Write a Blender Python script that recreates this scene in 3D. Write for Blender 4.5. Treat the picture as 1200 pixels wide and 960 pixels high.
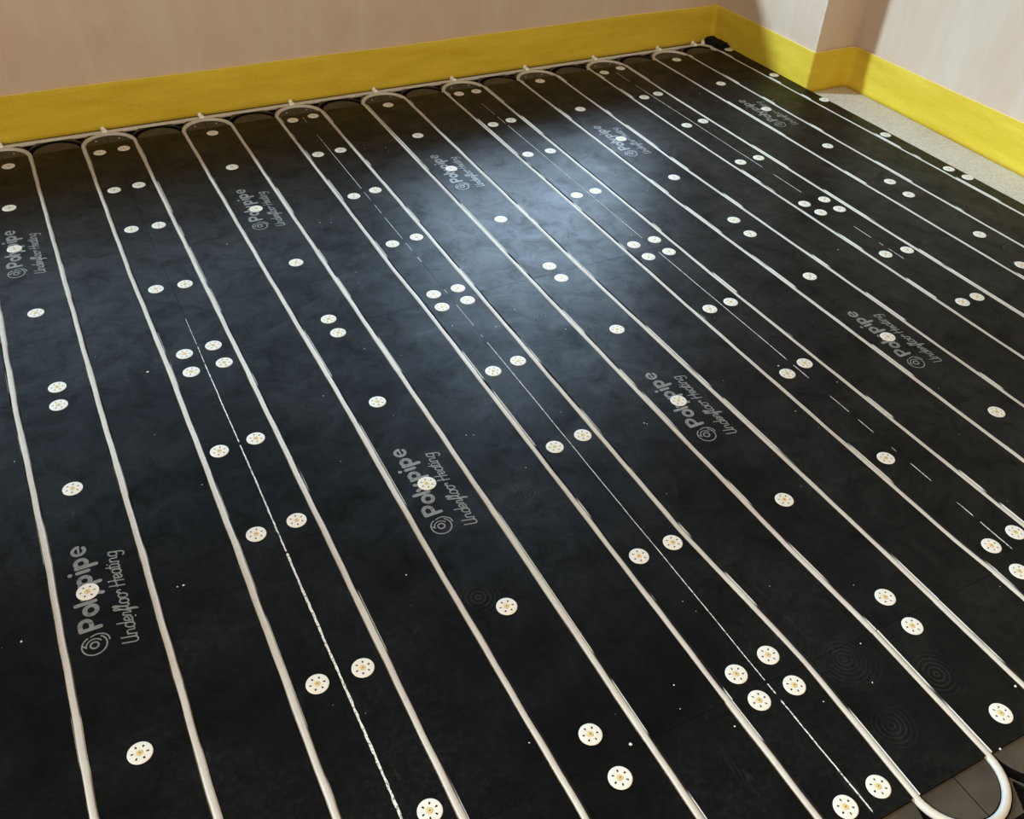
import bpy, bmesh, math, random
from mathutils import Vector, Matrix
for o in list(bpy.data.objects): bpy.data.objects.remove(o)
SC = bpy.context.scene
COL = SC.collection

# ------------------------------------------------------------------ camera, world, lights, exposure
FPX = 1088.03                                   # focal length in pixels of the 1200x960 frame
cd = bpy.data.cameras.new('camera'); cam = bpy.data.objects.new('camera', cd); COL.objects.link(cam)
cd.sensor_fit = 'HORIZONTAL'; cd.sensor_width = 36.0; cd.lens = 36.0 * FPX / 1200.0
cd.clip_start = 0.05; cd.clip_end = 100
YAW, PITCH, ROLL = -0.515286, 0.870624, 0.056623
cam.matrix_world = (Matrix.Translation((-2.52149, -1.73878, 1.26150)) @ Matrix.Rotation(YAW, 4, 'Z')
                    @ Matrix.Rotation(PITCH, 4, 'X') @ Matrix.Rotation(ROLL, 4, 'Z'))
SC.camera = cam
SC.view_settings.view_transform = 'Standard'; SC.view_settings.look = 'None'
SC.view_settings.gamma = 1.0; SC.view_settings.use_curve_mapping = False
SC.view_settings.exposure = 0.0

wd = bpy.data.worlds.new('daylight_world'); SC.world = wd; wd.use_nodes = True
wn = wd.node_tree.nodes; bg = wn['Background']
bg.inputs[0].default_value = (0.80, 0.86, 1.0, 1); bg.inputs[1].default_value = 0.03

def lamp(name, kind, energy, color, loc=(0, 0, 0), aim=(0, 0, 0), **kw):
    l = bpy.data.lights.new(name, kind); l.energy = energy; l.color = color
    for k, v in kw.items(): setattr(l, k, v)
    o = bpy.data.objects.new(name, l); COL.objects.link(o)
    o.location = loc
    o.rotation_euler = (Vector(aim) - Vector(loc)).to_track_quat('-Z', 'Y').to_euler()
    return o
# hazy low sun coming in through the wide window of the far wall
lamp('hazy_sun', 'SUN', 3.7, (0.60, 0.84, 1.0), (-8, 5, 5), (-8 + 1.9, 5 - 1.0, 5 - 1.10), angle=math.radians(6))
# bright overcast sky just outside the window
lamp('window_daylight', 'AREA', 128, (0.56, 0.77, 1.0), (0.05, 2.65, 1.28), (-0.35, 0.3, 0.3), shape='RECTANGLE', size=1.4, size_y=0.75)
lamp('side_sky_daylight', 'AREA', 32, (0.56, 0.77, 1.0), (-2.4, 2.75, 1.55), (-2.0, 0.3, 0.3), shape='RECTANGLE', size=2.6, size_y=0.8)
# warm light of the room behind the camera
lamp('room_light', 'AREA', 78, (1.0, 0.685, 0.33), (-2.9, -3.3, 2.1), (-1.5, -0.1, 0.0), shape='RECTANGLE', size=1.8, size_y=1.2)
lamp('near_floor_fill', 'AREA', 52, (0.92, 0.97, 1.0), (-4.4, -2.4, 2.2), (-2.1, -1.1, 0.0), shape='RECTANGLE', size=1.4, size_y=1.2)  # added neutral fill to brighten the near floor, no known window here

# ------------------------------------------------------------------ helpers
def link(o): COL.objects.link(o); return o
def tag(o, label, cat, group=None, kind=None):
    if label: o['label'] = label
    if cat: o['category'] = cat
    if group: o['group'] = group
    if kind: o['kind'] = kind
    return o
def mesh_obj(name, verts, faces, mats, fm=None, parent=None, smooth=False, loc=(0, 0, 0)):
    me = bpy.data.meshes.new(name); me.from_pydata(verts, [], faces); 
    for m in mats: me.materials.append(m)
    if fm: me.polygons.foreach_set('material_index', fm)
    if smooth: me.polygons.foreach_set('use_smooth', [True] * len(me.polygons))
    me.update()
    o = bpy.data.objects.new(name, me); link(o); o.location = loc
    if parent: o.parent = parent
    return o
def copy_thing(o):
    c = o.copy(); link(c)
    for ch in o.children:
        d = ch.copy(); link(d); d.parent = c
    return c
class NT:
    def __init__(s, name):
        s.m = bpy.data.materials.new(name); s.m.use_nodes = True; s.t = s.m.node_tree; s.n = s.t.nodes
        s.b = s.n['Principled BSDF']; s.pos = s.n.new('ShaderNodeNewGeometry').outputs['Position']
    def new(s, t, **kw):
        n = s.n.new(t)
        for k, v in kw.items(): setattr(n, k, v)
        return n
    def ln(s, a, b): s.t.links.new(a, b)
    def setv(s, inp, v):
        if hasattr(v, 'is_output') or isinstance(v, bpy.types.NodeSocket): s.ln(v, inp)
        else: inp.default_value = v
    def math(s, op, a, b=None, c=None, clamp=False):
        n = s.new('ShaderNodeMath', operation=op); n.use_clamp = clamp
        s.setv(n.inputs[0], a)
        if b is not None: s.setv(n.inputs[1], b)
        if c is not None: s.setv(n.inputs[2], c)
        return n.outputs[0]
    def noise(s, scale, detail=3, rough=.5, stretch=None, dist=0):
        n = s.new('ShaderNodeTexNoise'); n.inputs['Scale'].default_value = scale; n.inputs['Detail'].default_value = detail
        n.inputs['Roughness'].default_value = rough; n.inputs['Distortion'].default_value = dist
        if stretch:
            mp = s.new('ShaderNodeMapping'); mp.inputs['Scale'].default_value = stretch; s.ln(s.pos, mp.inputs[0]); s.ln(mp.outputs[0], n.inputs['Vector'])
        else: s.ln(s.pos, n.inputs['Vector'])
        return n.outputs['Fac']
    def ramp(s, fac, stops):
        r = s.new('ShaderNodeValToRGB'); s.ln(fac, r.inputs[0]); e = r.color_ramp.elements
        while len(e) < len(stops): e.new(.5)
        for i, (p, c) in enumerate(stops):
            e[i].position = p; e[i].color = (c, c, c, 1) if isinstance(c, (int, float)) else (*c, 1)
        return r.outputs[0]
    def mix(s, fac, a, b, mode='MIX'):
        n = s.new('ShaderNodeMix', data_type='RGBA', blend_type=mode)
        s.setv(n.inputs[0], fac)
        for i, v in ((6, a), (7, b)):
            if isinstance(v, tuple): v = (*v, 1) if len(v) == 3 else v
            s.setv(n.inputs[i], v)
        return n.outputs[2]
    def bump(s, h, strength, dist=.001):
        n = s.new('ShaderNodeBump'); n.inputs['Strength'].default_value = strength; n.inputs['Distance'].default_value = dist
        s.ln(h, n.inputs['Height']); s.ln(n.outputs[0], s.b.inputs['Normal'])
    def done(s, color, rough=.5, spec=.5, metal=0):
        if isinstance(color, tuple): color = (*color, 1)
        s.setv(s.b.inputs['Base Color'], color); s.setv(s.b.inputs['Roughness'], rough)
        s.setv(s.b.inputs['Specular IOR Level'], spec); s.b.inputs['Metallic'].default_value = metal
        return s.m

# ------------------------------------------------------------------ measured positions on the floor (metres)
WASH = {
    1: [(-2.613, 1.144), (-2.635, 0.879), (-2.644, 0.648), (-2.629, 0.329), (-2.621, 0.025), (-2.626, -0.037), (-2.635, -0.299), (-2.647, -0.561), (-2.625, -0.894)],
    2: [(-2.362, 1.140), (-2.292, 1.144), (-2.364, 0.879), (-2.296, 0.885), (-2.361, 0.637), (-2.292, 0.632), (-2.361, 0.322), (-2.293, 0.317), (-2.357, 0.034), (-2.292, 0.040), (-2.358, -0.036), (-2.286, -0.032), (-2.366, -0.310), (-2.292, -0.303), (-2.361, -0.553), (-2.286, -0.551), (-2.361, -0.895), (-2.288, -0.898), (-2.286, -1.156)],
    3: [(-2.022, 1.156), (-2.027, 0.898), (-2.033, 0.621), (-2.018, 0.307), (-2.025, 0.035), (-2.023, -0.026), (-2.031, -0.296), (-2.034, -0.564), (-2.029, -0.889), (-2.024, -1.154), (-2.021, -1.232)],
    4: [(-1.762, 1.159), (-1.690, 1.168), (-1.767, 0.886), (-1.694, 0.889), (-1.760, 0.589), (-1.691, 0.600), (-1.759, 0.298), (-1.687, 0.306), (-1.757, 0.033), (-1.691, 0.034), (-1.761, -0.026), (-1.692, -0.024), (-1.761, -0.302), (-1.693, -0.291), (-1.759, -0.576), (-1.689, -0.569), (-1.764, -0.892), (-1.690, -0.891), (-1.759, -1.166), (-1.689, -1.160), (-1.756, -1.220), (-1.688, -1.223), (-1.755, -1.411), (-1.690, -1.409)],
    5: [(-1.428, 1.164), (-1.431, 0.899), (-1.431, 0.642), (-1.434, 0.305), (-1.430, 0.034), (-1.430, -0.028), (-1.421, -0.278), (-1.443, -0.560), (-1.430, -0.893), (-1.425, -1.155), (-1.428, -1.221), (-1.427, -1.405)],
    6: [(-1.162, 1.166), (-1.095, 1.165), (-1.167, 0.887), (-1.096, 0.896), (-1.167, 0.643), (-1.089, 0.638), (-1.164, 0.346), (-1.099, 0.348), (-1.166, 0.039), (-1.098, 0.040), (-1.164, -0.029), (-1.098, -0.029), (-1.163, -0.298), (-1.096, -0.294), (-1.159, -0.583), (-1.096, -0.569), (-1.160, -0.889), (-1.155, -1.152), (-1.085, -1.148), (-1.158, -1.218)],
    7: [(-0.835, 1.169), (-0.829, 0.891), (-0.829, 0.630), (-0.828, 0.332), (-0.824, 0.043), (-0.831, -0.039), (-0.827, -0.281), (-0.839, -0.571), (-0.825, -0.882)],
    8: [(-0.567, 1.157), (-0.485, 1.173), (-0.559, 0.899), (-0.494, 0.908), (-0.560, 0.639), (-0.486, 0.647), (-0.567, 0.339), (-0.492, 0.342), (-0.566, 0.039), (-0.491, 0.037), (-0.557, -0.021), (-0.490, -0.027), (-0.554, -0.277), (-0.481, -0.284), (-0.545, -0.536), (-0.490, -0.534)],
    9: [(-0.226, 1.172), (-0.214, 0.905), (-0.210, 0.648), (-0.216, 0.326), (-0.214, 0.048), (-0.224, -0.040), (-0.218, -0.304), (-0.247, -0.472)],
    10: [(0.044, 1.193), (0.035, 0.901), (0.050, 0.638), (0.036, 0.319), (0.035, 0.041), (0.044, -0.027)],
}
PIPE_DX = {
    0: [(-0.00, -0.0059), (-0.42, 0.0016), (-0.97, 0.0012)],
    1: [(0.48, -0.0018), (0.01, -0.0027), (-0.49, -0.0006), (-1.04, 0.0000)],
    2: [(0.42, -0.0042), (0.00, 0.0010), (-0.57, 0.0002), (-1.11, -0.0046)],
    3: [(0.35, 0.0007), (0.01, 0.0016), (-0.64, 0.0014), (-1.19, 0.0008)],
    4: [(0.29, 0.0017), (-0.24, 0.0048), (-0.71, 0.0017), (-1.26, 0.0038)],
    5: [(0.22, -0.0014), (0.01, -0.0011), (-0.78, 0.0009), (-1.28, -0.0011)],
    6: [(0.59, -0.0004), (0.16, -0.0028), (-0.01, 0.0013), (-0.85, 0.0004), (-1.19, -0.0006)],
    7: [(0.09, -0.0025), (-0.87, -0.0080), (-1.19, 0.0090)],
    8: [(0.03, -0.0045), (-0.65, -0.0031), (-0.99, -0.0012), (-1.19, 0.0051)],
    9: [(-0.03, -0.0070), (-0.44, -0.0035), (-1.06, 0.0020)],
    10: [(-0.10, -0.0036), (-0.24, -0.0051), (-1.13, -0.0048), (-1.19, -0.0003)],
    11: [(-0.02, -0.0070), (-0.16, -0.0090), (-1.14, -0.0037)],
    12: [(0.19, -0.0079), (-0.23, -0.0022), (-1.01, 0.0005)],
    13: [(0.40, -0.0087), (-0.30, -0.0001), (-0.89, 0.0011)],
    14: [(0.61, -0.0066), (-0.36, 0.0016), (-0.76, 0.0021)],
    15: [(0.83, -0.0052), (-0.43, 0.0007), (-0.64, 0.0022)],
    16: [(1.03, 0.0002), (-0.49, 0.0035)],
    17: [(-0.39, -0.0031)],
    18: [(-0.26, 0.0059)],
}
RINGS = [(-1.874, -0.664), (-1.454, -0.705), (-1.599, -1.344), (-1.580, -1.221), (-1.366, -0.780), (-1.464, -1.308), (-1.089, 0.769), (-1.560, 0.551), (-2.064, -0.851), (-1.528, -0.521), (-0.928, -0.826), (-1.548, -0.160)]
CRUMBS = [(-1.861, -1.139, 1.2), (-1.877, -1.178, 0.9), (-1.819, -1.239, 1.3), (-1.534, -1.209, 1.2), (-1.571, -1.274, 1.2), (-2.723, -0.178, 1.2), (-2.418, -0.388, 1.0), (-2.127, -0.230, 1.0), (-2.113, -1.126, 0.9), (-1.076, -0.654, 1.2), (-1.231, -0.694, 1.2), (-1.375, -0.878, 0.9), (-1.503, -1.085, 1.4), (-1.159, -0.552, 1.8), (-1.679, -0.152, 1.2), (-1.990, -0.109, 0.8), (-1.559, 0.855, 1.3), (-1.622, 0.873, 1.0), (-1.563, 0.823, 0.9), (-1.144, 0.085, 1.2), (-1.052, -0.271, 1.2), (-0.661, -0.206, 1.5), (-0.350, 0.852, 1.5), (-0.135, 0.702, 1.6), (-1.533, -0.228, 0.9), (-1.552, -0.590, 1.5), (-1.548, -0.595, 1.0), (-2.502, -0.614, 1.6), (-2.512, -0.613, 1.4), (-2.755, -0.619, 1.7), (-2.155, -0.754, 1.4), (-1.978, -1.194, 2.6), (-1.365, -1.381, 2.0), (-1.478, -1.447, 1.5), (-1.771, -0.107, 1.2), (-1.906, -0.469, 1.0), (-1.892, -0.475, 1.0), (-2.442, 0.002, 2.5), (-1.738, 0.980, 1.2), (-1.778, 1.003, 1.0), (-2.153, 0.466, 1.4), (-1.897, 0.480, 1.1), (-1.869, 0.469, 1.0), (-1.752, -1.009, 1.0), (-1.666, -1.266, 1.0)]

# ------------------------------------------------------------------ materials
def board_material():
    t = NT('black_board')
    sp = t.new('ShaderNodeSeparateXYZ'); t.ln(t.pos, sp.inputs[0]); X, Y = sp.outputs[0], sp.outputs[1]
    warp = t.noise(9, 2)
    tot = None
    for i, (rx, ry) in enumerate(RINGS):                # faint swirl marks left on the black facing
        dx = t.math('SUBTRACT', X, rx); dy = t.math('SUBTRACT', Y, ry)
        d = t.math('SQRT', t.math('ADD', t.math('MULTIPLY', dx, dx), t.math('MULTIPLY', dy, dy)))
        d = t.math('ADD', d, t.math('MULTIPLY', warp, .012))
        wv = t.math('SINE', t.math('MULTIPLY', d, (820, 900, 760)[i % 3]))
        wv = t.math('POWER', t.math('MAXIMUM', wv, 0.0), 2.0)
        R = (.055, .06, .05, .07)[i % 4]
        fall = t.math('SUBTRACT', 1.0, t.math('DIVIDE', d, R), clamp=True)
        v = t.math('MULTIPLY', wv, t.math('POWER', fall, .7))
        tot = v if tot is None else t.math('ADD', tot, v)
    gate = t.ramp(t.noise(16, 2), [(.40, 0.1), (.60, 1.0)])
    rings = t.math('MULTIPLY', tot, gate)
    cloud = t.ramp(t.noise(3.2, 5, .65), [(.38, 0.0), (.75, 1.0)])
    fine = t.ramp(t.noise(90, 4, .7), [(.45, 0.0), (.8, 1.0)])
    dust = t.math('MULTIPLY', cloud, t.math('ADD', .35, t.math('MULTIPLY', fine, 1.6)))
    scr = t.ramp(t.noise(26, 3, .6, (1, .22, 1), 1.5), [(.66, 0.0), (.78, 1.0)])
    speck = t.ramp(t.noise(420, 1), [(.76, 0.0), (.80, 1.0)])
    c = t.mix(dust, (.0042, .0046, .0041), (.012, .0122, .011))
    c = t.mix(t.math('MULTIPLY', rings, .42, clamp=True), c, (.055, .055, .05))
    c = t.mix(t.math('MULTIPLY', scr, t.math('MULTIPLY', cloud, .5)), c, (.06, .062, .06))
    c = t.mix(t.math('MULTIPLY', speck, .16), c, (.2, .2, .19))
    r = t.math('ADD', .365, t.math('MULTIPLY', t.math('ADD', dust, rings), .10))
    t.bump(t.noise(240, 3), .18, .0006)
    mott = t.ramp(t.noise(13, 6, .72, None, .8), [(.33, 0.0), (.72, 1.0)])
    sp_ = t.math('ADD', .045, t.math('MULTIPLY', mott, t.math('ADD', .11, t.math('MULTIPLY', cloud, .10))))
    return t.done(c, r, sp_)
M_BOARD = board_material()

def simple(name, col, rough=.5, spec=.4, metal=0, var=None, scale=40, bump=0):
    t = NT(name)
    c = col
    if var: c = t.mix(t.ramp(t.noise(scale, 4, .6), [(.35, 0.0), (.65, 1.0)]), col, var)
    if bump: t.bump(t.noise(scale * 4, 3), bump, .001)
    return t.done(c, rough, spec, metal)

def core_material():          # pale board core, smeared with black along the cut
    t = NT('board_core')
    c = t.mix(t.ramp(t.noise(5.5, 1, .5), [(.53, 0.0), (.56, 1.0)]), (.016, .016, .015), (.70, .69, .64))
    return t.done(c, .7, .2)
M_CORE = core_material()
def chip_material():
    t = NT('chipped_edge')
    c = t.mix(t.ramp(t.noise(230, 3, .7), [(.38, 0.0), (.50, 1.0)]), (.14, .138, .13), (.78, .77, .73))
    return t.done(c, .7, .2)
M_CHIP = chip_material()
M_SIDE = simple('board_side', (.012, .012, .012), .7, .2)
M_END = simple('end_board_face', (.068, .055, .037), .6, .35, var=(.040, .032, .023), scale=14, bump=.3)
M_ENDGR = simple('end_board_groove', (.0045, .0045, .0045), .75, .1)
M_PRINT = simple('grey_print', (.19, .192, .183), .38, .5, var=(.26, .26, .25), scale=180)
M_BLACKFOAM = simple('black_foam', (.006, .006, .006), .8, .15, var=(.014, .014, .014), scale=120, bump=.8)

def pipe_material():
    t = NT('pipe_plastic')
    c = t.mix(t.ramp(t.noise(7, 3, .6), [(.35, 0.0), (.7, 1.0)]), (.60, .575, .50), (.56, .49, .43))
    c = t.mix(t.math('MULTIPLY', t.ramp(t.noise(55, 3, .6), [(.5, 0.0), (.75, 1.0)]), .35), c, (.40, .37, .32))
    return t.done(c, .42, .45)
M_PIPE = pipe_material()
M_WASHER = simple('washer_white', (.82, .80, .73), .45, .4, var=(.78, .745, .66), scale=60)
M_HUB = simple('screw_brass', (.74, .57, .26), .45, .4, metal=.15)
M_DARK = simple('screw_recess', (.16, .10, .03), .6, .3)
M_CLIP = simple('clip_plastic', (.93, .93, .90), .4, .5)
M_CRUMB = simple('plaster_crumb', (.75, .74, .70), .9, .1)

def foam_material():
    t = NT('yellow_foam')
    c = t.mix(t.ramp(t.noise(5, 3, .6, (1, 1, 5)), [(.3, 0.0), (.7, 1.0)]), (.62, .43, .020), (.72, .54, .045))
    c = t.mix(t.math('MULTIPLY', t.ramp(t.noise(220, 3, .7), [(.4, 0.0), (.7, 1.0)]), .35), c, (.80, .64, .13))
    t.bump(t.noise(190, 3, .6), .5, .0015)
    return t.done(c, .75, .2)
M_FOAM = foam_material()

def plaster_material():
    t = NT('bare_plaster')
    blot = t.ramp(t.noise(2.6, 5, .6, (1, 1, .6), .6), [(.34, 0.0), (.68, 1.0)])
    c = t.mix(blot, (.61, .462, .352), (.63, .512, .405))
    streak = t.ramp(t.noise(7, 4, .6, (1.6, 1.6, .25), 1.0), [(.42, 0.0), (.72, 1.0)])
    c = t.mix(t.math('MULTIPLY', streak, .5), c, (.67, .59, .505))
    pink = t.ramp(t.noise(5.5, 4, .6), [(.58, 0.0), (.74, 1.0)])
    c = t.mix(t.math('MULTIPLY', pink, .35), c, (.54, .38, .27))
    t.bump(t.noise(6, 4, .55, (1, 1, .5)), .35, .006)
    return t.done(c, .62, .3)
M_WALL = plaster_material()

def chipboard_material():
    t = NT('chipboard')
    c = t.mix(t.ramp(t.noise(140, 4, .7), [(.35, 0.0), (.65, 1.0)]), (.50, .43, .34), (.70, .64, .55))
    c = t.mix(t.math('MULTIPLY', t.ramp(t.noise(6, 3), [(.4, 0.0), (.7, 1.0)]), .5), c, (.68, .62, .54))
    t.bump(t.noise(160, 3), .3, .001)
    return t.done(c, .8, .15)
M_FLOOR = chipboard_material()
M_PAINT = simple('window_frame_white', (.75, .75, .74), .4, .4)
def glass_material():
    t = NT('window_glass')
    b = t.b; b.inputs['Base Color'].default_value = (1, 1, 1, 1); b.inputs['Roughness'].default_value = 0
    g = t.new('ShaderNodeBsdfTransparent'); gl = t.new('ShaderNodeBsdfGlossy'); gl.inputs['Roughness'].default_value = .02
    mx = t.new('ShaderNodeMixShader'); mx.inputs[0].default_value = .05
    t.ln(g.outputs[0], mx.inputs[1]); t.ln(gl.outputs[0], mx.inputs[2]); t.ln(mx.outputs[0], t.n['Material Output'].inputs[0])
    return t.m
M_GLASS = glass_material()

# ------------------------------------------------------------------ the setting
ZF = -0.0185                                    # chipboard surface; board tops are z = 0
FY, PX, RY, RX = 1.345, 0.074, 0.760, 0.266     # wall planes: far wall, pier side, pier return, right wall
def boxes(name, bs, mat, parent=None):
    v, f = [], []
    for (x0, x1, y0, y1, z0, z1) in bs:
        n = len(v)
        v += [(x0, y0, z0), (x1, y0, z0), (x1, y1, z0), (x0, y1, z0), (x0, y0, z1), (x1, y0, z1), (x1, y1, z1), (x0, y1, z1)]
        f += [(n, n+3, n+2, n+1), (n+4, n+5, n+6, n+7), (n, n+1, n+5, n+4), (n+1, n+2, n+6, n+5), (n+2, n+3, n+7, n+6), (n+3, n, n+4, n+7)]
    return mesh_obj(name, v, f, [mat], parent=parent)
def struct(o): o['kind'] = 'structure'; return o
struct(boxes('floor', [(-7.0, 2.4, -4.5, FY + .3, ZF - .022, ZF)], M_FLOOR))
WX0, WX1, WZ0, WZ1, WT = -6.4, -0.04, 0.47, 2.35, 0.28
struct(boxes('wall_far', [(-7.0, WX0, FY, FY + WT, ZF, 2.6), (WX0, WX1, FY, FY + WT, ZF, WZ0), (WX1, PX + .001, FY, FY + WT, ZF, 2.6),
                          (WX0, WX1, FY, FY + WT, WZ1, 2.6)], M_WALL))
struct(boxes('wall_pier', [(PX, RX + .2, RY, FY + WT, ZF, 2.6)], M_WALL))
struct(boxes('wall_right', [(RX, RX + .2, -4.5, RY, ZF, 2.6)], M_WALL))
wf = struct(boxes('window_1', [(WX0, WX1, FY + .17, FY + .23, WZ0, WZ0 + .06), (WX0, WX1, FY + .17, FY + .23, WZ1 - .06, WZ1),
                  (WX0, WX0 + .05, FY + .17, FY + .23, WZ0 + .06, WZ1 - .06), (WX1 - .05, WX1, FY + .17, FY + .23, WZ0 + .06, WZ1 - .06)], M_PAINT))
g = boxes('pane', [(WX0 + .05, WX1 - .05, FY + .196, FY + .200, WZ0 + .06, WZ1 - .06)], M_GLASS, parent=wf)

# yellow perimeter foam: one continuous strip folded round the corners
def foam_strip():
    pts = [(-7.0, FY - .010), (PX - .010, FY - .010), (PX - .010, RY - .010), (RX - .010, RY - .010), (RX - .010, -4.4)]
    rad = [0, .014, .012, .022, 0]
    path = []
    for i, (x, y) in enumerate(pts):
        if rad[i] == 0: path.append((x, y)); continue
        a = Vector(pts[i-1]); b = Vector((x, y)); c = Vector(pts[i+1])
        u = (a - b).normalized(); w = (c - b).normalized(); r = rad[i]
        cen = b + (u + w) * r
        for k in range(7):
            t = k / 6 * math.pi / 2
            q = cen - w * r * math.cos(t) - u * r * math.sin(t)
            path.append((q.x, q.y))
    fine = [path[0]]
    for a, b in zip(path, path[1:]):
        L = math.dist(a, b); n = max(1, int(L / .04))
        for k in range(1, n + 1): fine.append((a[0] + (b[0]-a[0])*k/n, a[1] + (b[1]-a[1])*k/n))
    n = len(fine); nor = []
    for i in range(n):
        a = Vector(fine[max(0, i-1)]); b = Vector(fine[min(n-1, i+1)]); d = (b - a).normalized()
        nor.append(Vector((d.y, -d.x)))             # towards the room
    H = 9; v, f = [], []
    s = 0
    for i, (x, y) in enumerate(fine):
        if i: s += math.dist(fine[i-1], (x, y))
        top = .128 + .0012 * math.sin(s * 3.1) + .0008 * math.sin(s * 9.7)
        ring = []
        for j in range(H + 1):
            h = j / H; z = ZF + .001 + (top - ZF) * h
            bulge = .0022 * math.sin(math.pi * h) * math.sin(s * 2.3 + 1) - .0020 * h + .0016 * math.sin(s * 6 + h * 4)
            ring.append((x + nor[i].x * bulge, y + nor[i].y * bulge, z))
        ring.append((x - nor[i].x * .004, y - nor[i].y * .004, top + .0035))
        for z in (top, ZF + .001): ring.append((x - nor[i].x * .0085, y - nor[i].y * .0085, z))
        v += ring
    m = H + 4; fm = []
    for i in range(n - 1):
        for j in range(m):
            a = i*m + j; b = i*m + (j+1) % m; c = (i+1)*m + (j+1) % m; d = (i+1)*m + j
            f.append((a, b, c, d)); fm.append(1 if j in (H, H + 1) else 0)
    fm += [0, 0]
    f.append(tuple(range(m-1, -1, -1))); f.append(tuple((n-1)*m + j for j in range(m)))
    o = mesh_obj('edge_insulation_strip', v, f, [M_FOAM, simple('foam_edge_highlight', (.80, .60, .24), .8, .2)], fm, smooth=True)  # second material paints the light caught by the top edge as paler colour
    tag(o, 'yellow foam insulation strip running along the foot of the bare plaster walls', 'insulation strip')
foam_strip()

# ------------------------------------------------------------------ black overlay boards
def px_of(k): return (k - 18) * .15
def dx_of(k, y):
    pts = sorted(PIPE_DX.get(k, [])) 
    pts = [(-1.445, 0.0)] + [p for p in pts if -1.40 < p[0] < 1.1] + [(1.2, 0.0)]
    for (a, va), (b, vb) in zip(pts, pts[1:]):
        if a <= y <= b: return va + (vb - va) * (y - a) / (b - a)
    return 0.0
rng = random.Random(4)
GW = .0143
def groove_shift(k, row): return random.Random(k * 31 + row * 7 + 3).choice((-.0007, -.0004, 0, .0003, .0007))
GROUP_B = 'black grooved boards covering the floor'
def overlay_board(col, row, x0, x1, y0, y1, ks, label):
    e = .0002 + .0003 * rng.random()
    xa, xb, ya, yb = x0 + e, x1 - e, y0 + .0004, y1 - .0004
    n = max(2, int((yb - ya) / .04)); v, f, fm = [], [], []
    prof = None
    for i in range(n + 1):
        y = ya + (yb - ya) * i / n
        ring = [(xa, ZF + .0003), (xa, 0)]; kinds = ['side', 'top']
        for k in ks:
            gx = px_of(k) + dx_of(k, y) + groove_shift(k, row)
            ring += [(gx - GW/2, 0), (gx - GW/2, -.0128), (gx + GW/2, -.0128), (gx + GW/2, 0)]
            kinds += ['gw', 'gb', 'gw', 'top']
        ring += [(xb, 0), (xb, ZF + .0003)]; kinds += ['side', 'bot']
        prof = kinds; m = len(ring)
        v += [(x, y, z) for x, z in ring]
    idx = {'side': 1, 'top': 0, 'gw': 2, 'gb': 1, 'bot': 1}
    for i in range(n):
        for j in range(m):
            a = i*m + j; b = i*m + (j+1) % m; c = (i+1)*m + (j+1) % m; d = (i+1)*m + j
            f.append((a, d, c, b)); fm.append(idx[prof[j]])
    for i, rev in ((0, False), (n, True)):              # end faces, one quad between each pair of grooves
        ends = [i*m] + [i*m + 3 + 4*q for q in range(len(ks))]
        poly = list(range(i*m, i*m + m))
        f.append(tuple(poly if not rev else poly[::-1])); fm.append(1)
    cx, cy = (x0 + x1) / 2, (y0 + y1) / 2
    v = [(a - cx, b - cy, c) for a, b, c in v]
    o = mesh_obj('overlay_board', v, f, [M_BOARD, M_SIDE, M_CORE], fm, loc=(cx, cy, 0))
    tag(o, label, 'floor board', GROUP_B)
    return o

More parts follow.
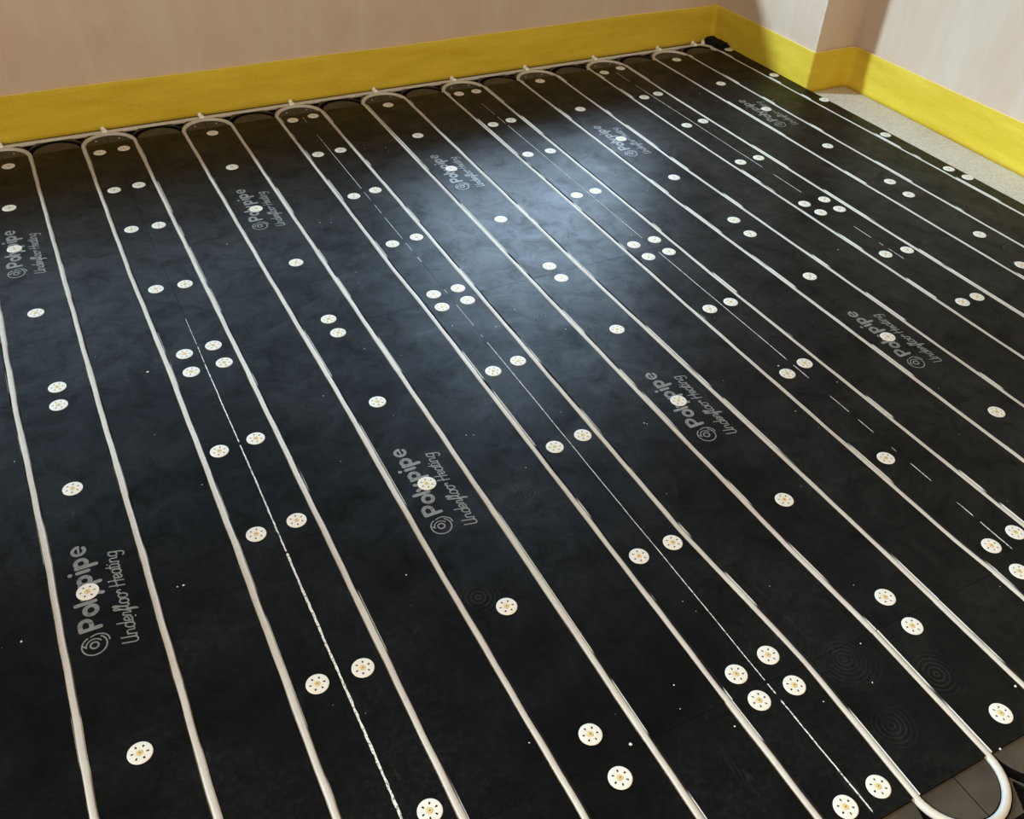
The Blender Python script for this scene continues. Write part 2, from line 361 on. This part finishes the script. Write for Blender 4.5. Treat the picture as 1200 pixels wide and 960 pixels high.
# printed wordmark and script line, drawn as round-capped strokes (u = reading direction, v = up the letters)
def arc(cu, cv, ru, rv, a0, a1, n=14):
    return [(cu + ru * math.cos(math.radians(a0 + (a1-a0)*i/n)), cv + rv * math.sin(math.radians(a0 + (a1-a0)*i/n))) for i in range(n+1)]
def logo_strokes():
    S = []
    W = .0074
    def add(p, w=W): S.append((p, w))
    add([(.004, .004), (.004, .034)]); add([(.004, .034), (.0145, .034)] + arc(.0145, .0255, .0100, .0085, 90, -90) + [(.004, .017)])
    add(arc(.0432, .013, .0095, .0095, 0, 360, 24))
    add([(.0605, .004), (.0605, .034)])
    add([(.070, .022), (.0785, .004)]); add([(.087, .022), (.0735, -.010)])
    for u in (.1005, .1420):
        add([(u, .022), (u, -.010)]); add(arc(u + .0100, .013, .0090, .009, 0, 360, 24))
    add([(.1315, .004), (.1315, .0215)]); add([(.1315, .0335), (.1315, .0336)], .0078)
    add([(.1745, .0130), (.1912, .0130)], .0034); add(arc(.1825, .013, .0098, .0100, 0, 305, 22), .0060)
    # spiral pipe emblem in front of the word
    cu, cv = -.0305, .0185
    add(arc(cu, cv, .0062, .0062, 0, 360, 24), .0030)
    add(arc(cu, cv, .0190, .0190, 25, 320, 34), .0024)
    add(arc(cu, cv, .0125, .0125, -60, 95, 20), .0022)
    add(arc(cu + .004, cv - .006, .0165, .0175, -95, 30, 18), .0024)
    add([(cu - .0005, cv + .0125), (cu + .006, cv + .018)], .0022)
    # script line
    k = .0150; base = -.0455; u0 = -.0515; sw = .0025
    def g(pts, at, w=sw):
        S.append(([(u0 + (at + x + .22 * y) * k, base + y * k * .93) for x, y in pts], w))
    def bowl(c, at): g(arc(c, .5, .34, .5, 0, 360, 16), at)
    at = 0
    g([(0, 1.75), (.02, .55)] + arc(.38, .42, .36, .42, 180, 360, 10) + [(.74, 1.75)], at); g([(.74, 1.0), (.78, .1), (.98, .1)], at); at += 1.15
    def n_():
        g([(0, .95), (.0, 0)], at); g([(0, .6)] + arc(.30, .68, .28, .30, 150, 0, 8) + [(.6, .15), (.86, .12)], at)
    n_(); at += .92
    bowl(.36, at); g([(.72, 1.85), (.72, .12), (.92, .1)], at); at += .92
    g([(.05, .42), (.60, .55)] + arc(.34, .52, .29, .46, 10, 320, 12) + [(.8, .2)], at); at += .78
    g([(0, .2), (.12, .98), (.48, .9), (.46, .1), (.68, .1)], at); at += .68
    g([(.0, .1), (.42, 1.3)] + arc(.40, 1.55, .14, .30, -10, 200, 8) + [(.22, -.75), (.38, -.55), (.36, .3), (.6, .4)], at); at += .62
    g([(0, .3), (.28, 1.4)] + arc(.22, 1.62, .11, .24, -10, 190, 8) + [(.12, .25), (.32, .04), (.5, .2)], at); at += .52
    for q in range(2): bowl(.38, at); g([(.62, .85), (.95, .8)], at); at += .84
    g([(0, .95), (.12, 1.05), (.42, .9), (.40, .6)], at); at += 1.12
    g([(0, 0), (0, 1.7)], at); g([(.78, 0), (.78, 1.7)], at); g([(-.15, .8), (1.05, .95)], at); at += 1.10
    g([(.05, .42), (.60, .55)] + arc(.34, .52, .29, .46, 10, 320, 12) + [(.8, .2)], at); at += .78
    bowl(.36, at); g([(.70, .95), (.72, .1), (.92, .1)], at); at += .92
    g([(.1, 1.6), (.1, .15), (.28, .03), (.52, .2)], at); g([(-.15, 1.12), (.42, 1.12)], at); at += .54
    g([(.05, .95), (.05, .12), (.3, .05)], at); g([(.05, 1.38), (.05, 1.39)], at, sw * 1.15); at += .42
    n_(); at += .92
    bowl(.36, at); g([(.70, .95), (.70, -.45)] + arc(.36, -.45, .34, .35, 0, -150, 8), at)
    return S
def logo_mesh():
    v, f = [], []
    for si, (pts, w) in enumerate(logo_strokes()):
        z = .00025 + .000004 * si
        r = w / 2
        for (a, b) in zip(pts, pts[1:]):
            d = Vector(b) - Vector(a)
            if d.length < 1e-7: continue
            nrm = Vector((-d.y, d.x)).normalized() * r; n = len(v)
            for q in (Vector(a) + nrm, Vector(a) - nrm, Vector(b) - nrm, Vector(b) + nrm): v.append((-q.y, q.x, z))
            f.append((n, n+1, n+2, n+3))
            z += 1e-7
        for q in ([pts[0], pts[-1]] + pts[1:-1]):
            n = len(v)
            for t in range(10): v.append((-(q[1] + r*math.sin(t*.6283)), q[0] + r*math.cos(t*.6283), z))
            z += 1e-7
            f.append(tuple(n + t for t in range(10)))
    me = bpy.data.meshes.new('printed_logo'); me.from_pydata(v, [], f); me.materials.append(M_PRINT); me.update()
    bm = bmesh.new(); bm.from_mesh(me); bmesh.ops.recalc_face_normals(bm, faces=bm.faces)
    for fc in bm.faces:
        if fc.normal.z < 0: fc.normal_flip()
    bm.to_mesh(me); bm.free()
    return me
LOGO = logo_mesh()

ORD = ['first', 'second', 'third', 'fourth', 'fifth', 'sixth', 'seventh', 'eighth', 'ninth', 'tenth', 'eleventh', 'twelfth', 'thirteenth']
COLN = ['leftmost column', 'second column from left', 'third column from left', 'fourth column from left', 'rightmost column']
ROWS = {0: (0.0, 1.2, 'longest, far row under the yellow strip'), 1: (-1.2, 0.0, 'middle row of the floor'), 2: (-1.445, -1.2, 'short cut piece at the near edge')}
boards = {}
for c in range(5):
    for r in (0, 1, 2):
        if r == 2 and c in (0, 4): continue
        x0 = -2.925 + .6 * c; y0, y1, _ = ROWS[r]
        ks = [3 + 4*(c-1) + q for q in range(4)]
        kind = ['full black grooved board with grey lettering, %s, row nearest the yellow strip',
                'full black grooved board with grey lettering, %s, middle row',
                'short cut black grooved board without lettering, %s, nearest row'][r] % COLN[c]
        b = overlay_board(c, r, x0, x0 + .6 - (.014 if c == 4 else 0), y0, y1, ks, kind)
        boards[c, r] = b
        if r < 2:
            o = bpy.data.objects.new('printed_logo', LOGO); link(o); o.parent = b
            fix = {(0, 0): 0.002, (1, 0): .004, (3, 0): -.006, (4, 0): .002, (2, 0): .004}.get((c, r), 0)
            o.location = (-2.635 + .6*c - b.location.x + fix, (-.645 if r else .555) - b.location.y, 0)
            o['label'] = 'grey printed lettering and round spiral emblem'

# pale broken edges showing along the long seams: (seam, y0, y1, width mm, side, dropout)
SEAMS = [(1, .17, .06, .9, .5), (1, .05, -.02, 1.3, .0), (1, -.02, -.30, 2.0, .0), (1, -.31, -.62, 2.6, .02), (1, -.62, -1.198, 3.8, .0),
         (2, 1.17, .62, .9, .25), (2, .60, .02, .9, .25), (2, -.03, -.20, .8, .5), (2, -.20, -1.198, 1.3, .03), (2, -1.202, -1.443, 2.0, .1),
         (3, 1.06, .86, .7, .5), (3, .86, .06, 1.1, .04), (3, -.02, -.50, 1.2, .05), (3, -.50, -.62, 1.6, .55), (3, -.62, -1.10, 1.3, .35), (3, -1.10, -1.198, 1.6, .25),
         (4, 1.14, 1.02, .8, .5), (4, 1.01, .10, 1.0, .05), (4, .0, -.10, .6, .6), (4, -.10, -.34, 1.0, .35)]
byboard = {}
for s, ya, yb, w, drop in SEAMS:
    r = 0 if ya > 0 and yb >= 0 - .03 else (2 if ya < -1.199 else 1)
    byboard.setdefault((s - 1, r), []).append((ya, yb, w, drop))
for (c, r), segs in byboard.items():
    b = boards[c, r]; xs = -2.925 + .6 * (c + 1); rr = random.Random(c * 5 + r)
    lx, ly = b.location.x, b.location.y
    for ya, yb, w, drop in segs:
        y = ya; rows = []; gone = False; left = 0
        while y > yb:
            if left <= 0:
                gone = rr.random() < drop; left = .008 + (.03 if gone else .05) * rr.random() * (1 if drop > .2 else 1.5)
                if drop == 0: gone = False
            L = .004 + .005 * rr.random(); left -= L
            w1 = .0001 if gone else max(.35, w * (1 + .5 * (rr.random() - .5))) * .001
            xm = xs + .0002 * math.sin(y * 40) + .0003 * math.sin(y * 11)
            rows.append((xm, max(yb, y), w1, -.0010 if gone else .0006)); y -= L
        v, f = [], []
        for xm, yy, w1, z in rows:
            a1 = w1 * (.35 + .3 * rr.random())
            v += [(xm - a1 - lx, yy - ly, z), (xm + w1 - a1 - lx, yy - ly, z), (xm + .00005 - lx, yy - ly, -.006), (xm - .00005 - lx, yy - ly, -.006)]
        for i in range(len(rows) - 1):
            for q in range(4): f.append((4*i + q, 4*i + (q+1) % 4, 4*i + 4 + (q+1) % 4, 4*i + 4 + q))
        f.append((3, 2, 1, 0)); n = 4 * (len(rows) - 1); f.append((n, n+1, n+2, n+3))
        o = mesh_obj('broken_edge', v, f, [M_CHIP], parent=b)
        o['label'] = 'pale chipped edge where the board core shows'

# ------------------------------------------------------------------ end boards with the return-bend grooves
def end_board_mesh():
    nx, ny = 200, 78; W, D = .2985, .116; cell = W / nx
    def sd(x, y):
        d = 9
        for c in (-.15, 0.0, .15):
            r = math.hypot(x - c, y); d = min(d, abs(r - .075) - .0086) if y > -1 else d
        d = min(d, abs(y - .0945) - .0088)
        for c in (-.075, .075):
            hw = .022 * (y - .043) / .04
            if y > .043: d = min(d, max(abs(x - c) - hw, -(.09 - y)) if y < .09 else d)
        return d
    v, f, fm = [], [], []
    for j in range(ny + 1):
        for i in range(nx + 1):
            x = -W/2 + W*i/nx; y = .001 + D*j/ny
            s = sd(x, y)
            if abs(s) < cell * .62 and 0 < i < nx and 0 < j < ny:
                e = 1e-4; gx = (sd(x+e, y) - sd(x-e, y)) / (2*e); gy = (sd(x, y+e) - sd(x, y-e)) / (2*e)
                q = gx*gx + gy*gy
                if q > .3: x -= gx*s/q; y -= gy*s/q
            v.append((x, y))
    top = -.0050; low = -.0150
    V = []; key = {}
    def vid(i, z):
        if (i, z) not in key: key[i, z] = len(V); V.append((v[i][0], v[i][1], z))
        return key[i, z]
    lev = [[0]*nx for _ in range(ny)]
    for j in range(ny):
        for i in range(nx):
            q = [j*(nx+1)+i, j*(nx+1)+i+1, (j+1)*(nx+1)+i+1, (j+1)*(nx+1)+i]
            cx = sum(v[a][0] for a in q)/4; cy = sum(v[a][1] for a in q)/4
            z = low if sd(cx, cy) < 0 else top; lev[j][i] = z
            f.append(tuple(vid(a, z) for a in q)); fm.append(1 if z == low else 0)
    for j in range(ny):
        for i in range(nx):
            a = j*(nx+1)+i
            if i+1 < nx and lev[j][i] != lev[j][i+1]:
                f.append((vid(a+1, top), vid(a+1, low), vid(a+nx+2, low), vid(a+nx+2, top))); fm.append(1)
            if j+1 < ny and lev[j][i] != lev[j+1][i]:
                f.append((vid(a+nx+1, top), vid(a+nx+1, low), vid(a+nx+2, low), vid(a+nx+2, top))); fm.append(1)
    bot = ZF + .0004
    for i in range(nx):
        for j, jj in ((0, 0), (ny-1, ny)):
            a = jj*(nx+1)+i; z = lev[j][i]
            f.append((vid(a, z), vid(a+1, z), vid(a+1, bot), vid(a, bot))); fm.append(1)
    for j in range(ny):
        for i, ii in ((0, 0), (nx-1, nx)):
            a = j*(nx+1)+ii; z = lev[j][i]
            f.append((vid(a, z), vid(a+nx+1, z), vid(a+nx+1, bot), vid(a, bot))); fm.append(1)
    me = bpy.data.meshes.new('end_board'); me.from_pydata(V, [], f); me.materials.append(M_END); me.materials.append(M_ENDGR)
    me.polygons.foreach_set('material_index', fm); me.update()
    bm = bmesh.new(); bm.from_mesh(me); bmesh.ops.recalc_face_normals(bm, faces=bm.faces); bm.to_mesh(me); bm.free()
    return me
EB = end_board_mesh()
GEB = 'brown end boards with curved grooves'
def end_board(cx, y, flip, label):
    o = bpy.data.objects.new('end_board', EB); link(o); o.location = (cx, y, 0)
    if flip: o.rotation_euler.z = math.pi
    tag(o, label, 'floor board', GEB); return o
for i in range(10):
    lab = ('brown-black end board with curved grooves between the %s and %s pipe loops from the left' % (ORD[i-1], ORD[i]) if 0 < i < 9 else
           ('brown-black end board with curved grooves at the left picture edge under the yellow strip' if i == 0 else
            'brown-black end board with curved grooves in the far corner beside the last pipe run'))
    ob = end_board(-2.925 + .15 + .3 * i, 1.2, False, lab)
    if i == 9:                                      # the last one is cut to fit against the foam
        me = EB.copy(); bm = bmesh.new(); bm.from_mesh(me)
        bmesh.ops.bisect_plane(bm, geom=bm.verts[:] + bm.edges[:] + bm.faces[:], plane_co=(.133, 0, 0), plane_no=(1, 0, 0), clear_outer=True)
        bm.to_mesh(me); bm.free(); ob.data = me
end_board(-1.725, -1.445, True, 'brown-black end board left of the near pipe bend')
end_board(-1.425, -1.445, True, 'brown-black end board right of the near pipe bend')

# ------------------------------------------------------------------ the heating pipe: one continuous serpentine
def pipe_path():
    P = []; R = .0067; zc = -R + .0004
    wob = lambda k, y: .0005 * math.sin(y * 23 + k) + .0004 * math.sin(y * 61 + 2 * k)
    x = -6.5
    while x < -.045: P.append((x, 1.295 + .0008 * math.sin(x * 7), zc)); x += .05
    for t in range(9):
        a = math.pi/2 * (1 - t/8); P.append((-.045 + .045*math.cos(a), 1.250 + .045*math.sin(a), zc))
    def run(k, y0, y1):
        n = int(abs(y1 - y0) / .02)
        for i in range(n + 1):
            y = y0 + (y1 - y0) * i / n; fade = min(1, (1.2 - y) / .05, (y + 1.445) / .05) if y <= 1.2 else 0
            P.append((px_of(k) + dx_of(k, y) + max(0, fade) * wob(k, y), y, zc))
    def bend(cx, cy, a0, a1):
        for t in range(1, 20):
            a = math.radians(a0 + (a1 - a0) * t / 20); P.append((cx + .075*math.cos(a), cy + .075*math.sin(a), zc + .0012 * math.sin(math.pi * t / 20)))
    run(18, 1.2, -1.445); k = 18
    while k > 0:
        bend(px_of(k) - .075, -1.445, 0, -180); run(k - 1, -1.445, 1.2)
        bend(px_of(k - 1) - .075, 1.2, 0, 180); run(k - 2, 1.2, -1.445); k -= 2
    bend(px_of(0) - .075, -1.445, 0, -180); run(-1, -1.445, 1.15)
    return P, R
def sweep(P, R, seg=14):
    v, f = [], []; n = len(P)
    for i in range(n):
        a = Vector(P[max(0, i-1)]); b = Vector(P[min(n-1, i+1)]); d = (b - a).normalized()
        s = d.cross(Vector((0, 0, 1))).normalized(); u = s.cross(d)
        for j in range(seg):
            t = 2*math.pi*j/seg; q = Vector(P[i]) + s*R*math.cos(t) + u*R*math.sin(t); v.append(tuple(q))
    for i in range(n-1):
        for j in range(seg):
            f.append((i*seg+j, i*seg+(j+1) % seg, (i+1)*seg+(j+1) % seg, (i+1)*seg+j))
    f.append(tuple(range(seg-1, -1, -1))); f.append(tuple((n-1)*seg+j for j in range(seg)))
    return v, f
PP, PR = pipe_path()
v, f = sweep(PP, PR)
o = mesh_obj('heating_pipe', v, f, [M_PIPE], smooth=True)
tag(o, 'one long pale plastic heating pipe snaking back and forth through the black boards', 'pipe')

# ------------------------------------------------------------------ fixing washers
def washer():
    N = 72; R = .0180; rings = [(.0042, .0006), (.0060, .0013), (.0082, .0015), (.0086, .0015), (.0127, .0014), (.0131, .0014), (.0168, .0011), (R, .0003)]
    v, f, dark = [], [], []
    slot = lambda j: (j % 12) in (0, 1, 2)
    for (r, z) in rings:
        for j in range(N):
            a = 2*math.pi*j/N; 
            v.append((r*math.cos(a), r*math.sin(a), z))
    nr = len(rings)
    for i in range(nr - 1):
        for j in range(N):
            if i in (3,) and slot(j): continue
            f.append((i*N+j, (i+1)*N+j, (i+1)*N+(j+1) % N, i*N+(j+1) % N))
    # slot walls going down to the board
    for s in range(0, N, 12):
        loop = [3*N+s, 4*N+s, 4*N+s+1, 4*N+s+2, 4*N+(s+3) % N, 3*N+(s+3) % N, 3*N+s+2, 3*N+s+1]
        base = len(v)
        for q in loop: v.append((v[q][0], v[q][1], .0002))
        for q in range(8): f.append((loop[q], loop[(q+1) % 8], base+(q+1) % 8, base+q))
        f.append(tuple(base + q for q in range(8))); dark.append(len(f) - 1)
    base = len(v)
    for j in range(N): a = 2*math.pi*j/N; v.append((R*math.cos(a), R*math.sin(a), .0001))
    for j in range(N): f.append(((nr-1)*N+j, base+j, base+(j+1) % N, (nr-1)*N+(j+1) % N))
    root = mesh_obj('fixing_washer', v, f, [M_WASHER, M_BLACKFOAM], [1 if i in dark else 0 for i in range(len(f))])
    # countersunk brass screw head with a cross recess
    v, f, fm = [], [], []; n = 20
    prof = [(.0046, .0005), (.0044, .0016), (.0030, .0019), (.0013, .0018), (.0011, .0006)]
    for r, z in prof:
        for j in range(n): a = 2*math.pi*j/n; rr = r * (1 if r > .002 else (1.25 if j % 5 == 0 else .75)); v.append((rr*math.cos(a), rr*math.sin(a), z))
    for i in range(len(prof)-1):
        for j in range(n): f.append((i*n+j, (i+1)*n+j, (i+1)*n+(j+1) % n, i*n+(j+1) % n)[::-1]); fm.append(1 if i == 3 else 0)
    f.append(tuple((len(prof)-1)*n+j for j in range(n))); fm.append(1)
    s = mesh_obj('screw_head', v, f, [M_HUB, M_DARK], fm, parent=root); s['label'] = 'brass coloured screw head with cross recess'
    return root
first = washer(); used = False
GW_ = 'white slotted washers pinning the boards down'
LOOPN = ['first', 'second', 'third', 'fourth', 'fifth', 'sixth', 'seventh', 'eighth', 'ninth']
for k, pts in WASH.items():
    if k in (2, 4, 6, 8):
        cx = -2.625 + .3*(k-1); side = [[p for p in pts if p[0] < cx], [p for p in pts if p[0] >= cx]]
    else: side = [pts]
    for si, row in enumerate(side):
        row = sorted(row, key=lambda p: -p[1])
        for i, (x, y) in enumerate(row):
            logo = len(side) == 1 and k < 10 and (abs(y - .64) < .03 or abs(y + .565) < .03 or (k == 9 and y < -.4))
            if k == 10: lab = 'white slotted washer outside the last pipe, by the bare floor, %s from the far corner' % ORD[i]
            elif len(side) == 2: lab = 'white slotted washer, %s row inside %s pipe loop from left, %s from yellow strip' % (('left', 'right')[si], LOOPN[k-1], ORD[i])
            elif logo: lab = 'white slotted washer on grey lettering inside %s pipe loop from left, %s lettering' % (LOOPN[k-1], 'far' if y > 0 else 'near')
            else: lab = 'white slotted washer on bare black inside %s pipe loop from left, %s from yellow strip' % (LOOPN[k-1], ORD[i])
            w = copy_thing(first) if used else first; used = True
            w.location = (x, y, 0.00065 if logo else 0.0); w.rotation_euler.z = rng.random() * 6.28
            tag(w, lab, 'washer', GW_)

# ------------------------------------------------------------------ pipe clips, little screws, corner offcut, crumbs
def clip():
    v, f = [], []; n = 10; w = .0072
    outer, inner = .0106, .0076
    for s in (-w, w):
        for r in (outer, inner):
            for j in range(n + 1):
                a = math.pi * j / n; v.append((s, r*math.cos(a), r*math.sin(a)*.95))
    m = n + 1
    A, B, C, D = 0, m, 2*m, 3*m
    for j in range(n):
        f += [(A+j, C+j, C+j+1, A+j+1), (B+j+1, D+j+1, D+j, B+j), (A+j+1, B+j+1, B+j, A+j), (C+j, D+j, D+j+1, C+j+1)]
    for j in (0, n): f.append((A+j, B+j, D+j, C+j))
    root = mesh_obj('pipe_clip', v, f, [M_CLIP], smooth=False)
    # nail lug with its head on the wall side
    v, f = [], []; k = 10
    prof = [(.0068, -.004), (.0068, .0105), (.0060, .012), (.0050, .012), (.0050, .0145), (.0002, .0152)]
    for r, z in prof:
        for j in range(k): a = 2*math.pi*j/k; v.append((r*math.cos(a), .0118 + r*math.sin(a), z))
    for i in range(len(prof)-1):
        for j in range(k): f.append((i*k+j, i*k+(j+1) % k, (i+1)*k+(j+1) % k, (i+1)*k+j))
    f.append(tuple(j for j in range(k))[::-1]); f.append(tuple((len(prof)-1)*k+j for j in range(k)))
    mesh_obj('nail_lug', v, f, [M_CLIP], parent=root)
    return root
c0 = clip(); used = False
cx = [(-2.622, 1.295, 'leftmost, at the picture edge')] + [(-2.625 + .3*i, 1.295, 'above the %s pipe loop from left' % ORD[i]) for i in range(1, 9)]
cx += [(-.052, 1.295, 'left of the pair in the far corner'), (-.012, 1.292, 'right of the pair in the far corner')]
for i, (x, y, n) in enumerate(cx):
    o = copy_thing(c0) if used else c0; used = True
    o.location = (x, y, -.0060); o.rotation_euler.z = (rng.random() - .5) * .3 - (.7 if i == len(cx) - 1 else 0)
    tag(o, 'small white pipe clip by the yellow strip, %s' % n, 'pipe clip', 'white clips on the pipe along the yellow strip')

def little_screw():
    v, f = [], []; k = 10; prof = [(.0020, -.003), (.0032, 0), (.0030, .0009), (.0012, .0010), (.0009, .0003)]
    for r, z in prof:
        for j in range(k): a = 2*math.pi*j/k; v.append((r*math.cos(a), r*math.sin(a), z))
    for i in range(len(prof)-1):
        for j in range(k): f.append((i*k+j, i*k+(j+1) % k, (i+1)*k+(j+1) % k, (i+1)*k+j))
    f.append(tuple((len(prof)-1)*k+j for j in range(k)))
    return mesh_obj('screw', v, f, [simple('pale_screw', (.42, .40, .36), .5, .5)])
s0 = little_screw(); used = False
for i in range(8):
    for s in (-1, 1):
        if i == 0 and s < 0: continue
        o = s0.copy() if used else s0
        if used: link(o)
        used = True
        o.location = (-2.625 + .3*i + s*.034, 1.236, -.0050)
        tag(o, 'tiny pale screw, %s one inside the curved end of %s pipe loop from left' % ('left' if s < 0 else 'right', ORD[i]), 'screw', 'tiny screws in the end boards')

def offcut():
    rr = random.Random(9); bm = bmesh.new()
    bmesh.ops.create_cube(bm, size=1)
    bmesh.ops.subdivide_edges(bm, edges=bm.edges[:], cuts=5, use_grid_fill=True)
    for q in bm.verts:
        n = Vector((rr.random()-.5, rr.random()-.5, rr.random()-.5))
        q.co = Vector((q.co.x * .036 * (1 - .25*q.co.z), q.co.y * .110 * (1 - .3*max(0, q.co.z)), q.co.z * .022)) + n * .0045
        q.co.z = max(q.co.z, -.010)
    me = bpy.data.meshes.new('board_offcut'); bm.to_mesh(me); bm.free(); me.materials.append(M_BLACKFOAM)
    o = bpy.data.objects.new('board_offcut', me); link(o); o.location = (.034, 1.262, .0065); o.rotation_euler.z = .10
    tag(o, 'ragged black foam offcut wedged in the far corner beside the yellow strip', 'offcut')
offcut()

def crumbs():
    rr = random.Random(21); v, f = [], []
    spots = CRUMBS + [(-2.8 + 2.7*rr.random(), -1.4 + 2.5*rr.random(), .35 + .5*rr.random()) for _ in range(90)]
    for x, y, s in spots:
        near = min(abs(x - px_of(k)) for k in range(-1, 19))
        if near < .011: continue
        n = len(v); r = .0008 * s
        a0 = rr.random() * 6
        ring = [(x + r*(1+rr.random())*math.cos(a0 + t*1.257), y + r*(1+rr.random())*math.sin(a0 + t*1.257)) for t in range(5)]
        v += [(a, b, .0002) for a, b in ring] + [(x, y, .0002 + r*1.2)]
        f += [(n+t, n+(t+1) % 5, n+5) for t in range(5)]; f.append((n+4, n+3, n+2, n+1, n))
    o = mesh_obj('plaster_crumbs', v, f, [M_CRUMB])
    tag(o, 'tiny white plaster crumbs scattered over the black boards', 'crumbs', kind='stuff')
crumbs()
